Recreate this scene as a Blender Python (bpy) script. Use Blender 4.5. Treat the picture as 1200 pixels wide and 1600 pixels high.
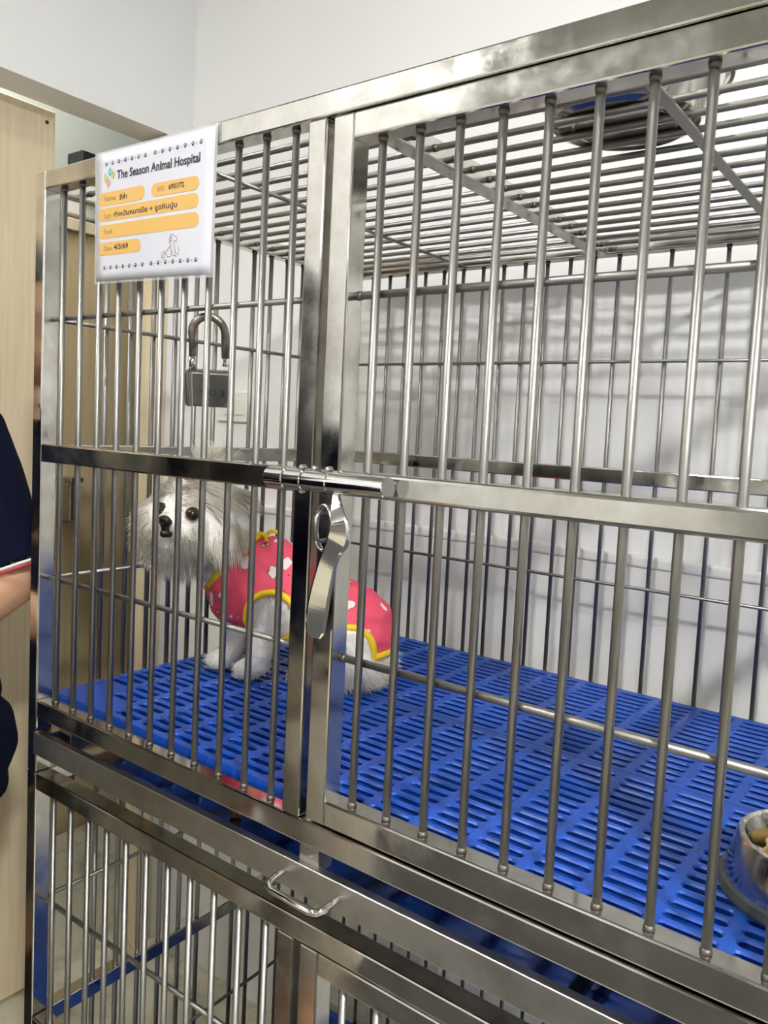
import bpy, bmesh, math, random
from mathutils import Vector, Matrix, noise
import numpy as np
random.seed(7); rng = np.random.default_rng(7)
SC = bpy.context.scene
COL = SC.collection
for o in list(bpy.data.objects): bpy.data.objects.remove(o, do_unlink=True)

# ------------------------------------------------------------------ camera
cam_d = bpy.data.cameras.new('camera'); cam = bpy.data.objects.new('camera', cam_d); COL.objects.link(cam)
RX = Vector((.80916845, .58537152, .05085868)); UY = Vector((-.08449555, .03026748, .99596405)); DZ = Vector((-.58146962, .81020002, -.07395278))
M = Matrix.Identity(4)
for i in range(3):
    M[i][0] = RX[i]; M[i][1] = UY[i]; M[i][2] = -DZ[i]
M.translation = Vector((1.14814, -.62259, .43303))
cam.matrix_world = M
cam_d.sensor_fit = 'AUTO'; cam_d.sensor_width = 36; cam_d.lens = 1226.93 / 1600 * 36
cam_d.shift_x = (600 - 641.87) / 1600; cam_d.shift_y = (766.73 - 800) / 1600
cam_d.clip_start = .02
SC.camera = cam
# ------------------------------------------------------------------ world, exposure
w = bpy.data.worlds.new('world'); SC.world = w; w.use_nodes = True
w.node_tree.nodes['Background'].inputs[0].default_value = (.8, .82, .85, 1); w.node_tree.nodes['Background'].inputs[1].default_value = .02
SC.view_settings.view_transform = 'Standard'; SC.view_settings.look = 'None'
SC.view_settings.gamma = 1; SC.view_settings.use_curve_mapping = False
SC.view_settings.exposure = -0.3
FLOOR = -1.08; CEIL = 1.95
WALLY = .78; WALLX = -.64
# lamp panels: (x, y, half size x, half size y, strength)
LAMPS = [(.5, -5.0, .10, .10, 500.0), (1.75, -5.0, .10, .10, 520.0), (2.9, -4.6, .10, .10, 420.0), (-.55, -1.6, .075, .075, 410.0), (.22, -1.05, .06, .06, 480.0), (.79, .0, .05, .05, 140.0), (2.65, -1.4, .10, .10, 1500.0), (-1.05, .35, .2, .2, 44.0)]  # right-hand lamp is an added fill that brightens the left wall
LAMP_COLOR = (1.0, .995, .975)

# ------------------------------------------------------------------ materials
def nodes(name):
    m = bpy.data.materials.new(name); m.use_nodes = True
    return m, m.node_tree.nodes, m.node_tree.links, m.node_tree.nodes['Principled BSDF']
def mat(name, col, rough=.5, metal=0, var=0, scale=20, bump=0, bscale=60, **kw):
    m, N, L, B = nodes(name)
    B.inputs['Base Color'].default_value = (*col, 1); B.inputs['Roughness'].default_value = rough; B.inputs['Metallic'].default_value = metal
    for k, v in kw.items(): B.inputs[k.replace('_', ' ')].default_value = v
    if var or bump:
        tc = N.new('ShaderNodeTexCoord')
    if var:
        n = N.new('ShaderNodeTexNoise'); n.inputs['Scale'].default_value = scale; n.inputs['Detail'].default_value = 5
        L.new(tc.outputs['Object'], n.inputs['Vector'])
        r = N.new('ShaderNodeValToRGB')
        r.color_ramp.elements[0].position = .3; r.color_ramp.elements[1].position = .7
        r.color_ramp.elements[0].color = (*[c * (1 - var) for c in col], 1); r.color_ramp.elements[1].color = (*[min(1, c * (1 + var)) for c in col], 1)
        L.new(n.outputs['Fac'], r.inputs['Fac']); L.new(r.outputs['Color'], B.inputs['Base Color'])
    if bump:
        n2 = N.new('ShaderNodeTexNoise'); n2.inputs['Scale'].default_value = bscale; n2.inputs['Detail'].default_value = 4
        L.new(tc.outputs['Object'], n2.inputs['Vector'])
        b = N.new('ShaderNodeBump'); b.inputs['Strength'].default_value = bump; b.inputs['Distance'].default_value = .002
        L.new(n2.outputs['Fac'], b.inputs['Height']); L.new(b.outputs['Normal'], B.inputs['Normal'])
    return m
def steel(name, col, r0, r1, bump=.03, scale=14, smear=True):
    m, N, L, B = nodes(name)
    B.inputs['Metallic'].default_value = 1; B.inputs['Base Color'].default_value = (*col, 1)
    tc = N.new('ShaderNodeTexCoord')
    n = N.new('ShaderNodeTexNoise'); n.inputs['Scale'].default_value = scale; n.inputs['Detail'].default_value = 6; n.inputs['Roughness'].default_value = .65
    L.new(tc.outputs['Object'], n.inputs['Vector'])
    mr = N.new('ShaderNodeMapRange'); mr.inputs[1].default_value = .35; mr.inputs[2].default_value = .7
    mr.inputs[3].default_value = r0; mr.inputs[4].default_value = r1
    L.new(n.outputs['Fac'], mr.inputs[0]); L.new(mr.outputs[0], B.inputs['Roughness'])
    n2 = N.new('ShaderNodeTexNoise'); n2.inputs['Scale'].default_value = 9; n2.inputs['Detail'].default_value = 2
    L.new(tc.outputs['Object'], n2.inputs['Vector'])
    b = N.new('ShaderNodeBump'); b.inputs['Strength'].default_value = bump; b.inputs['Distance'].default_value = .003
    L.new(n2.outputs['Fac'], b.inputs['Height']); L.new(b.outputs['Normal'], B.inputs['Normal'])
    if smear:
        n3 = N.new('ShaderNodeTexNoise'); n3.inputs['Scale'].default_value = 17; n3.inputs['Detail'].default_value = 8; n3.inputs['Roughness'].default_value = .7
        L.new(tc.outputs['Object'], n3.inputs['Vector'])
        r = N.new('ShaderNodeValToRGB'); r.color_ramp.elements[0].position = .35; r.color_ramp.elements[1].position = .72
        r.color_ramp.elements[0].color = (*[c * f for c, f in zip(col, (.80, .785, .75))], 1); r.color_ramp.elements[1].color = (*[min(1, c * 1.12) for c in col], 1)
        L.new(n3.outputs['Fac'], r.inputs['Fac']); L.new(r.outputs['Color'], B.inputs['Base Color'])
    return m
def wood(name, c0, c1, vert=True):
    m, N, L, B = nodes(name)
    B.inputs['Roughness'].default_value = .45
    tc = N.new('ShaderNodeTexCoord'); mp = N.new('ShaderNodeMapping')
    mp.inputs['Scale'].default_value = (22, 22, .9) if vert else (22, .9, 22)
    L.new(tc.outputs['Object'], mp.inputs['Vector'])
    n = N.new('ShaderNodeTexNoise'); n.inputs['Scale'].default_value = 3; n.inputs['Detail'].default_value = 7; n.inputs['Roughness'].default_value = .62; n.inputs['Distortion'].default_value = .4
    L.new(mp.outputs[0], n.inputs['Vector'])
    r = N.new('ShaderNodeValToRGB'); r.color_ramp.elements[0].position = .3; r.color_ramp.elements[1].position = .7
    r.color_ramp.elements[0].color = (*c0, 1); r.color_ramp.elements[1].color = (*c1, 1)
    L.new(n.outputs['Fac'], r.inputs['Fac']); L.new(r.outputs['Color'], B.inputs['Base Color'])
    return m
M_STEEL = steel('polished_steel', (.60, .585, .55), .06, .27)
M_BAR = mat('bar_steel', (.31, .30, .28), .42, 1)
M_CHROME = steel('bright_steel', (.74, .73, .71), .05, .12, bump=.01, smear=False)
M_BRUSH = steel('brushed_steel', (.55, .54, .52), .28, .4, bump=.02)
M_WELD = mat('weld_mark', (.15, .135, .12), .45, .9)
M_WALL = mat('white_paint', (.80, .80, .79), .55, var=.015, scale=3, bump=.05, bscale=90)
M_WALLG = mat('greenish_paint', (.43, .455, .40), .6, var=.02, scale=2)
M_CEIL = mat('ceiling_paint', (.42, .42, .41), .7)
M_WALLF = mat('cream_paint', (.31, .30, .275), .6)
M_WALLR = mat('grey_paint', (.36, .37, .38), .6)
M_PANEL = mat('white_panel', (.78, .775, .75), .3, var=.02, scale=4)
M_WOODL = wood('pale_wood', (.60, .49, .32), (.74, .62, .43))
M_WOODD = wood('tan_wood', (.42, .32, .185), (.50, .39, .235))
M_BLUE = mat('blue_plastic', (.007, .070, .42), .36, var=.08, scale=30, bump=.04, bscale=150)
M_NAVY = mat('navy_cloth', (.004, .006, .018), .9, bump=.3, bscale=500, Specular_IOR_Level=.08)
M_OLIVE = mat('olive_cloth', (.045, .045, .03), .9, bump=.3, bscale=400)
M_SKIN = mat('skin', (.56, .32, .19), .5, var=.06, scale=14, Subsurface_Weight=.15, Subsurface_Radius=(.012, .004, .002))
M_HAIRB = mat('black_hair', (.01, .009, .008), .5)
M_BLACK = mat('black_plastic', (.012, .012, .013), .4)
M_RUBBER = mat('grey_rubber', (.06, .065, .065), .6)
M_DOG = mat('cream_fur', (.88, .855, .79), .85, var=.04, scale=40, bump=.6, bscale=180, Sheen_Weight=.2)
M_DOGG = mat('clipped_fur', (.62, .60, .57), .9, var=.1, scale=30, bump=.8, bscale=160)
M_STRAND, _N, _L, _B = nodes('fur_strand')
_d = _N.new('ShaderNodeBsdfDiffuse'); _t = _N.new('ShaderNodeBsdfTranslucent'); _x = _N.new('ShaderNodeMixShader')
for _q in (_d, _t): _q.inputs['Color'].default_value = (.98, .94, .84, 1)
_x.inputs[0].default_value = .28; _L.new(_d.outputs[0], _x.inputs[1]); _L.new(_t.outputs[0], _x.inputs[2]); _L.new(_x.outputs[0], _N['Material Output'].inputs[0])
M_NOSE = mat('nose_black', (.008, .007, .008), .3, bump=.4, bscale=300)
M_EYE = mat('eye_dark', (.030, .012, .006), .04)
M_PINK = mat('pink_skin', (.72, .48, .42), .6)
M_YEL = mat('yellow_ribbon', (.86, .60, .01), .6, var=.05, scale=60)
M_PAPER = mat('white_paper', (.57, .57, .625), .35, Coat_Weight=.4, Coat_Roughness=.1)
M_GOLD = mat('form_gold', (.62, .37, .10), .5)
M_INK = mat('black_ink', (.012, .010, .016), .5)
M_INKG = mat('grey_ink', (.22, .16, .07), .5)
M_IVORY = mat('ivory_plastic', (.78, .76, .69), .35)
M_IRON = steel('lock_steel', (.24, .24, .24), .25, .4, bump=.03)
M_RUST = mat('rusty_steel', (.25, .215, .175), .42, .85, var=.55, scale=90, bump=.4, bscale=220)
M_FOOD = mat('wet_food', (.58, .40, .17), .55, var=.3, scale=60, bump=.7, bscale=120)
M_KIB = mat('brown_kibble', (.16, .085, .02), .6, var=.3, scale=90)
M_LAMIN = mat('clear_laminate', (.85, .86, .88), .15, Alpha=.3)
def floor_mat():
    m, N, L, B = nodes('stained_floor'); B.inputs['Roughness'].default_value = .35
    tc = N.new('ShaderNodeTexCoord')
    n = N.new('ShaderNodeTexNoise'); n.inputs['Scale'].default_value = 7; n.inputs['Detail'].default_value = 8; n.inputs['Roughness'].default_value = .7
    L.new(tc.outputs['Object'], n.inputs['Vector'])
    r = N.new('ShaderNodeValToRGB'); e = r.color_ramp.elements
    e[0].position = .3; e[0].color = (.18, .165, .11, 1); e[1].position = .5; e[1].color = (.52, .49, .37, 1)
    x = e.new(.42); x.color = (.40, .375, .28, 1)
    L.new(n.outputs['Fac'], r.inputs['Fac']); L.new(r.outputs['Color'], B.inputs['Base Color'])
    return m
M_FLOOR = floor_mat()
def dress_mat():
    m, N, L, B = nodes('pink_print_cloth'); B.inputs['Roughness'].default_value = .75
    tc = N.new('ShaderNodeTexCoord')
    def mix(a, b, fac):
        x = N.new('ShaderNodeMix'); x.data_type = 'RGBA'
        if isinstance(a, tuple): x.inputs[6].default_value = a
        else: L.new(a, x.inputs[6])
        x.inputs[7].default_value = b; L.new(fac, x.inputs[0]); return x.outputs[2]
    def thr(out, lo, hi, inv=False):
        r = N.new('ShaderNodeMapRange'); r.inputs[1].default_value = lo; r.inputs[2].default_value = hi
        if inv: r.inputs[3].default_value = 1; r.inputs[4].default_value = 0
        L.new(out, r.inputs[0]); return r.outputs[0]
    warp = N.new('ShaderNodeTexNoise'); warp.inputs['Scale'].default_value = 60; warp.inputs['Detail'].default_value = 1
    L.new(tc.outputs['Object'], warp.inputs['Vector'])
    vm = N.new('ShaderNodeVectorMath'); vm.operation = 'MULTIPLY_ADD'; vm.inputs[1].default_value = (.016,) * 3
    L.new(warp.outputs['Color'], vm.inputs[0]); L.new(tc.outputs['Object'], vm.inputs[2])
    v = N.new('ShaderNodeTexVoronoi'); v.inputs['Scale'].default_value = 30; L.new(vm.outputs[0], v.inputs['Vector'])
    cloud = thr(v.outputs['Distance'], .27, .30, True); edge = thr(v.outputs['Distance'], .31, .33, True)
    sel = N.new('ShaderNodeSeparateColor'); L.new(v.outputs['Color'], sel.inputs[0]); pick = thr(sel.outputs[0], .22, .24); pick2 = thr(sel.outputs[1], .35, .37)
    def mul(a, b):
        x = N.new('ShaderNodeMath'); x.operation = 'MULTIPLY'; L.new(a, x.inputs[0]); L.new(b, x.inputs[1]); return x.outputs[0]
    c = mix((.84, .085, .15, 1), (.18, .05, .03, 1), mul(mul(edge, pick), pick2))
    c = mix(c, (.86, .72, .72, 1), mul(cloud, pick))
    v2 = N.new('ShaderNodeTexVoronoi'); v2.inputs['Scale'].default_value = 48; L.new(tc.outputs['Object'], v2.inputs['Vector'])
    s2 = N.new('ShaderNodeSeparateColor'); L.new(v2.outputs['Color'], s2.inputs[0]); p2 = thr(s2.outputs[0], .58, .60)
    c = mix(c, (.16, .05, .02, 1), mul(thr(v2.outputs['Distance'], .21, .24, True), p2))
    c = mix(c, (.80, .50, .12, 1), mul(thr(v2.outputs['Distance'], .14, .17, True), p2))
    L.new(c, B.inputs['Base Color'])
    return m
M_DRESS = dress_mat()
def emit(name, col, s):
    m, N, L, B = nodes(name); B.inputs['Base Color'].default_value = (.9, .9, .9, 1)
    B.inputs['Emission Color'].default_value = (*col, 1); B.inputs['Emission Strength'].default_value = s; return m

# ------------------------------------------------------------------ helpers
def wl(o):
    v = Vector((0, 0, 0))
    while o is not None: v = v + o.location; o = o.parent
    return v
def obj(name, bm, m, parent=None, smooth=False):
    """bm in world coordinates -> one mesh object"""
    if parent is not None: bmesh.ops.translate(bm, verts=bm.verts, vec=-wl(parent))
    me = bpy.data.meshes.new(name); bm.to_mesh(me); bm.free()
    o = bpy.data.objects.new(name, me); COL.objects.link(o)
    for x in (m if isinstance(m, (list, tuple)) else [m]): me.materials.append(x)
    if parent is not None: o.parent = parent
    if smooth:
        for p in me.polygons: p.use_smooth = True
    return o
def thing(name, loc, label, cat, group=None):
    o = bpy.data.objects.new(name, None); COL.objects.link(o); o.location = loc; o.empty_display_size = .05
    o['label'] = label; o['category'] = cat
    if group: o['group'] = group
    return o
def tag(o, label, cat, group=None, kind=None):
    o['label'] = label; o['category'] = cat
    if group: o['group'] = group
    if kind: o['kind'] = kind
    return o
def struct(name, bm, m, parent=None, label=None):
    o = obj(name, bm, m, parent)
    if parent is None:
        o['kind'] = 'structure'
        if label: o['label'] = label
    return o
def bx(bm, lo, hi, bev=0, seg=2, mi=0):
    lo = Vector(lo); hi = Vector(hi)
    r = bmesh.ops.create_cube(bm, size=1, matrix=Matrix.Translation((lo + hi) / 2) @ Matrix.Diagonal((*(hi - lo), 1)))
    vs = r['verts']
    fs = {f for v in vs for f in v.link_faces}
    for f in fs: f.material_index = mi
    if bev:
        es = list({e for v in vs for e in v.link_edges})
        r = bmesh.ops.bevel(bm, geom=es, offset=bev, segments=seg, affect='EDGES', profile=.5)
        for f in r['faces']: f.material_index = mi
    return bm
def nb(): return bmesh.new()
def tube(bm, pts, rad, n=10, caps=True, mi=0, closed=False, flat=1.0, up=None):
    """sweep a circle along a polyline; rad may be a list; flat squeezes one axis"""
    pts = [Vector(p) for p in pts]; k = len(pts)
    rads = rad if isinstance(rad, (list, tuple)) else [rad] * k
    rings = []; prev = None
    for i in range(k):
        a = pts[(i - 1) % k] if (closed or i > 0) else pts[i]; b = pts[(i + 1) % k] if (closed or i < k - 1) else pts[i]
        t = (b - a).normalized()
        if prev is None:
            u = Vector(up) if up else (Vector((0, 0, 1)) if abs(t.z) < .9 else Vector((1, 0, 0)))
        else: u = prev
        u = (u - t * u.dot(t)).normalized(); prev = u; s = t.cross(u)
        rings.append([bm.verts.new(pts[i] + (u * math.cos(2 * math.pi * j / n) * flat + s * math.sin(2 * math.pi * j / n)) * rads[i]) for j in range(n)])
    for i in range(k if closed else k - 1):
        A = rings[i]; B = rings[(i + 1) % k]
        for j in range(n):
            f = bm.faces.new((A[j], A[(j + 1) % n], B[(j + 1) % n], B[j])); f.smooth = True; f.material_index = mi
    if caps and not closed:
        f = bm.faces.new(rings[0][::-1]); f.material_index = mi
        f = bm.faces.new(rings[-1]); f.material_index = mi
    return bm
def lathe(bm, prof, c, n=48, mi=0, axis='Z', hard=20):
    def ring_(r, z):
        out = []
        for j in range(n):
            a = 2 * math.pi * j / n
            p = (r * math.cos(a), r * math.sin(a), z) if axis == 'Z' else (z, r * math.cos(a), r * math.sin(a))
            out.append(bm.verts.new(Vector(c) + Vector(p)))
        return out
    A = ring_(*prof[0]); last = None
    for p0, p1 in zip(prof, prof[1:]):
        ang = math.degrees(math.atan2(p1[0] - p0[0], p1[1] - p0[1]))
        if last is not None and abs((ang - last + 180) % 360 - 180) > hard: A = ring_(*p0)
        last = ang; B = ring_(*p1)
        for j in range(n):
            f = bm.faces.new((A[j], A[(j + 1) % n], B[(j + 1) % n], B[j])); f.smooth = True; f.material_index = mi
        A = B
    bmesh.ops.recalc_face_normals(bm, faces=bm.faces)
    return bm
def capsule_balls(bm, prims, sub=2):
    for pr in prims:
        if len(pr) == 2: pts = [(Vector(pr[0]), pr[1])]
        else:
            a, ra, b, rb = pr; a = Vector(a); b = Vector(b); L = (b - a).length
            n = max(2, int(L / (.28 * min(ra, rb))) + 1)
            pts = [(a.lerp(b, i / (n - 1)), ra + (rb - ra) * i / (n - 1)) for i in range(n)]
        for p, r in pts:
            if isinstance(r, tuple): mt = Matrix.Translation(p) @ Matrix.Diagonal((*r, 1)); bmesh.ops.create_icosphere(bm, subdivisions=sub, radius=1, matrix=mt)
            else: bmesh.ops.create_icosphere(bm, subdivisions=sub, radius=r, matrix=Matrix.Translation(p))
    return bm
def fused(prims, voxel, smooth=6, sub=2, fac=.5):
    """capsules and balls fused into one continuous skin; returns a bmesh in world coordinates"""
    bm = capsule_balls(nb(), prims, sub)
    me = bpy.data.meshes.new('tmp'); bm.to_mesh(me); bm.free()
    o = bpy.data.objects.new('tmp', me); COL.objects.link(o)
    r = o.modifiers.new('r', 'REMESH'); r.mode = 'VOXEL'; r.voxel_size = voxel
    s = o.modifiers.new('s', 'SMOOTH'); s.iterations = smooth; s.factor = fac
    dg = bpy.context.evaluated_depsgraph_get(); ev = o.evaluated_get(dg)
    out = nb(); out.from_mesh(ev.to_mesh()); ev.to_mesh_clear()
    bpy.data.objects.remove(o, do_unlink=True); bpy.data.meshes.remove(me)
    for f in out.faces: f.smooth = True
    return out
def text_bm(s, x0, z0, width, height, put, bold=0.0, shear=0.0):
    """text laid on a surface: put(s,t) maps sheet coordinates to the world"""
    c = bpy.data.curves.new('t', 'FONT'); c.body = s; c.offset = bold; c.shear = shear; c.resolution_u = 3
    o = bpy.data.objects.new('t', c); COL.objects.link(o)
    dg = bpy.context.evaluated_depsgraph_get(); dg.update(); ev = o.evaluated_get(dg)
    bm = nb(); bm.from_mesh(ev.to_mesh()); ev.to_mesh_clear()
    bpy.data.objects.remove(o, do_unlink=True); bpy.data.curves.remove(c)
    xs = [v.co.x for v in bm.verts]
    if not xs: return bm
    lo, hi = min(xs), max(xs); top = .70
    for v in bm.verts: v.co = put(x0 + (v.co.x - lo) / (hi - lo) * width, z0 + v.co.y / top * height)
    return bm

# ------------------------------------------------------------------ room
bm = nb(); bx(bm, (-2.4, -9.0, FLOOR - .05), (3.2, 1.6, FLOOR)); struct('floor', bm, M_FLOOR)
bm = nb(); bx(bm, (-2.4, -9.0, CEIL), (3.2, 1.6, CEIL + .05)); struct('ceiling', bm, M_CEIL)
bm = nb(); bx(bm, (WALLX - .11, WALLY, FLOOR), (3.2, WALLY + .1, CEIL)); struct('wall_back', bm, M_WALL)
bm = nb()
bx(bm, (WALLX - .11, .712, FLOOR), (WALLX, WALLY, CEIL)); bx(bm, (WALLX - .11, -.75, 1.178), (WALLX, .712, CEIL)); bx(bm, (WALLX - .11, -9.0, FLOOR), (WALLX, -.75, CEIL))
struct('wall_left', bm, M_WALL)
bm = nb(); bx(bm, (3.1, -9.0, FLOOR), (3.2, WALLY, CEIL)); struct('wall_right', bm, M_WALLR)
bm = nb(); bx(bm, (-2.4, -9.1, FLOOR), (3.2, -9.0, CEIL)); struct('wall_front', bm, M_WALLF)
bm = nb(); bx(bm, (-1.56, -9.0, FLOOR), (-1.46, 1.6, CEIL)); struct('wall_far_left', bm, M_WALLG)
bm = nb(); bx(bm, (-2.4, 1.5, FLOOR), (WALLX - .11, 1.6, CEIL)); struct('wall_far_back', bm, M_WALLG)
# white panelling on the lower back wall with a rounded cap
bm = nb(); bx(bm, (WALLX, WALLY - .012, FLOOR), (3.1, WALLY, .215)); bx(bm, (WALLX, WALLY - .017, .210), (3.1, WALLY, .232), .006, 3)
struct('trim_1', bm, M_PANEL)
# pale wooden lining of the opening and its sliding leaf
bm = nb(); bx(bm, (WALLX - .112, .698, FLOOR), (WALLX + .002, .7135, 1.178), .002, 1); struct('trim_2', bm, M_WOODL)
bm = nb(); bx(bm, (-.795, -.62, FLOOR + .01), (-.757, .458, 1.172), .003, 1)
door = struct('door_1', bm, M_WOODL)
bm = nb(); lathe(bm, [(0, .002), (.004, .002), (.0045, 0)], (-.756, .435, 1.14), 16, axis='X'); obj('screw', bm, M_BLACK, door)
# tan door with a frame on the far wall of the next room
bm = nb(); bx(bm, (-1.458, .55, FLOOR), (-1.425, 1.20, 1.06), .003, 1); d2 = struct('door_2', bm, M_WOODD)
bm = nb(); bx(bm, (-1.46, 1.20, FLOOR), (-1.41, 1.29, 1.10), .003, 1); bx(bm, (-1.46, .46, FLOOR), (-1.41, .55, 1.10), .003, 1); bx(bm, (-1.46, .46, 1.06), (-1.41, 1.29, 1.10), .003, 1)
obj('door_frame', bm, M_WOODL, d2)
bm = nb(); bx(bm, (-1.46, .46, 1.12), (-1.432, 1.45, 1.20), .003, 1); struct('trim_3', bm, M_IVORY)

# ------------------------------------------------------------------ ceiling lamps
for i, (x, y, hx, hy, s) in enumerate(LAMPS):
    t = thing('ceiling_light', (x, y, CEIL), ['left of the three ceiling lights far across the room', 'middle of the three ceiling lights far across the room', 'right of the three ceiling lights far across the room', 'unseen ceiling light in the middle of the room, placed to brighten the dog', 'small ceiling light just in front of the cages', 'small ceiling light straight above the cages', 'added ceiling light on the right side, brightening the left wall', 'wide square ceiling light in the next room beyond the opening'][i], 'ceiling light', 'ceiling lights')  # mid-room light was shifted to its spot to brighten the dog's face
    bm = nb(); bx(bm, (x - hx - .015, y - hy - .015, CEIL - .02), (x + hx + .015, y + hy + .015, CEIL), .003, 1); obj('housing', bm, M_CEIL, t)
    bm = nb(); bx(bm, (x - hx, y - hy, CEIL - .024), (x + hx, y + hy, CEIL - .0195)); obj('diffuser', bm, emit('lamp_glow', LAMP_COLOR, s), t)

# ------------------------------------------------------------------ cages
TB = .0265; CW = 1.17; CD = .7135; ZT = .7823
def rod_mesh(p0, p1, r, weld=True, n=12):
    bm = nb(); tube(bm, [p0, p1], r, n)
    if weld:
        p0 = Vector(p0); p1 = Vector(p1); d = (p1 - p0).normalized()
        for p, s in ((p0, 1), (p1, -1)):
            tube(bm, [p, p + d * s * .002, p + d * s * .0045], [r * 1.25, r * 1.18, r * 1.01], n, mi=1)
    return bm
def rods(name, parent, p0, p1, offs, r, weld=True):
    first = None
    for o_ in offs:
        if first is None:
            first = obj(name, rod_mesh(p0, p1, r, weld), [M_BAR, M_WELD], parent)
            base = first.location.copy(); first.location = base + Vector(o_)
        else:
            c = first.copy(); COL.objects.link(c); c.parent = parent; c.location = base + Vector(o_)
def cage(dz, label, roof, legs):
    R = thing('dog_cage', (0, 0, dz - TB - .004), label, 'cage')
    Z = lambda z: z + dz
    def part(name, *boxes, m=M_STEEL, bev=.0022):
        b = nb()
        for lo, hi in boxes: bx(b, (lo[0], lo[1], Z(lo[2])), (hi[0], hi[1], Z(hi[2])), bev, 2)
        return obj(name, b, m, R)
    zl = legs
    for x0, x1 in ((0, .0238), (CW - .0238, CW)):
        part('post', ((x0, 0, zl), (x1, .026, ZT - .0005)))
        part('post', ((x0, CD - .026, zl), (x1, CD, ZT - .0005)))
        for z0 in (-.0276, .362, .7565): part('rail', ((x0, .0262, z0), (x1, CD - .0262, z0 + .0262)))
    a, b = .024, CW - .024
    part('rail', ((a, 0, .7562), (b, .026, ZT))); part('rail', ((a, 0, -.0276), (b, .026, 0)))
    part('rail', ((a, 0, .362), (.5438, .026, .3886)))
    part('mullion', ((.544, 0, .0002), (.570, .026, .756)))
    for z0 in (.7562, .362, -.0276): part('rail', ((a, CD - .026, z0), (b, CD, z0 + .0262)))
    # bars: front fixed panel, back, both ends
    rods('bar', R, (0, .0127, Z(0)), (0, .0127, Z(.7562)), [(.0549 + .0459 * k, 0, 0) for k in range(11)], .0041)
    rods('bar', R, (0, .7012, Z(0)), (0, .7012, Z(.7562)), [(.0269 + .0454 * k, 0, 0) for k in range(1, 25)], .0037)
    rods('bar', R, (.0117, 0, Z(-.0)), (.0117, 0, Z(.7562)), [(0, .0676 + .0438 * k, 0) for k in range(14)], .0042)
    rods('bar', R, (CW - .0117, 0, Z(-.0)), (CW - .0117, 0, Z(.7562)), [(0, .0676 + .0438 * k, 0) for k in range(14)], .0042)
    for z in (.573, .1853):
        rods('crossbar', R, (.012, .0195, Z(z)), (.557, .0195, Z(z)), [(0, 0, 0)], .0036)
        rods('crossbar', R, (.012, .6945, Z(z)), (CW - .012, .6945, Z(z)), [(0, 0, 0)], .0030)
        for x in (.0182, CW - .0182): rods('crossbar', R, (x, .0265, Z(z)), (x, .687, Z(z)), [(0, 0, 0)], .0034)
    if roof:
        part('roof_rail', ((.5725, .0262, .7562), (.598, CD - .0262, .7818)))
        rods('roof_bar', R, (a, 0, Z(.7688)), (.5725, 0, Z(.7688)), [(0, .073 + .04236 * k, 0) for k in range(15)], .0038)
        rods('roof_bar', R, (.598, 0, Z(.7688)), (b, 0, Z(.7688)), [(0, .073 + .04236 * k, 0) for k in range(15)], .0038)
        rods('roof_brace', R, (.297, .0262, Z(.7625)), (.297, CD - .026, Z(.7625)), [(0, 0, 0)], .0030)
        part('roof_brace', ((.8705, .0262, .7605), (.8825, CD - .0262, .7645)), m=M_BAR, bev=.001)
    # floor ledges that carry the mat, stubs over the tray
    for x in (.035, .30, .585, .86, 1.135): part('floor_support', ((x - .008, .0262, -.0276), (x + .008, CD - .0262, -.0182)), bev=.001)
    if roof:
        part('tray_stop', ((.573, .001, -.0535), (.602, .024, -.0278)), bev=.001)
        part('tray_stop', ((.066, .012, -.056), (.0977, .03, -.0278)), bev=.001)
    # door
    x0, x1 = .5796, CW - .030; z0, z1 = .0032, .7545; zi0, zi1 = .0306, .7278
    D = nb()
    bx(D, (x0, .0003, Z(z0)), (x0 + .0279, .0263, Z(z1)), .0022); bx(D, (x1 - .0279, .0003, Z(z0)), (x1, .0263, Z(z1)), .0022)
    e = .0002
    bx(D, (x0 + .0279 - .001, .0003 + e, Z(z0)), (x1 - .0279 + .001, .0263 - e, Z(zi0)), .0022); bx(D, (x0 + .0279 - .001, .0003 + e, Z(zi1)), (x1 - .0279 + .001, .0263 - e, Z(z1)), .0022)
    bx(D, (x0 + .0279 - .001, .0003 + e, Z(.3637)), (x1 - .0279 + .001, .0263 - e, Z(.3897)), .004, 3)
    door = obj('door', D, M_STEEL, R)
    rods('door_bar', door, (0, .0135, Z(zi0)), (0, .0135, Z(zi1)), [(.6354 + .0462 * k, 0, 0) for k in range(11)], .0043)
    for z in (.573, .1853): rods('door_crossbar', door, (x0 + .0279, .0205, Z(z)), (x1 - .0279, .0205, Z(z)), [(0, 0, 0)], .0042)
    # slide bolt across mullion and stile, with its flat swinging lever and the hasp loop
    zc = Z(.3768); yc = -.0118; r = .0115
    b_ = nb()
    for xa, xb, rr in ((.5176, .5455, r), (.5462, .5722, r), (.5729, .6085, r * .98), (.6085, .6830, r)):
        lathe(b_, [(0, xa), (rr * .93, xa), (rr, xa + .0012), (rr, xb - .0012), (rr * .93, xb), (0, xb)], (0, yc, zc), 40, axis='X')
    bolt = obj('slide_bolt', b_, M_CHROME, R)
    w_ = nb()
    for x in (.556, .5745, .5935):
        bmesh.ops.create_icosphere(w_, subdivisions=2, radius=.0036, matrix=Matrix.Translation((x, -.0015, zc + .0125)))
    bmesh.ops.create_icosphere(w_, subdivisions=2, radius=.0036, matrix=Matrix.Translation((.556, -.0015, zc - .0125)))
    obj('weld', w_, M_CHROME, bolt, True)
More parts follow.
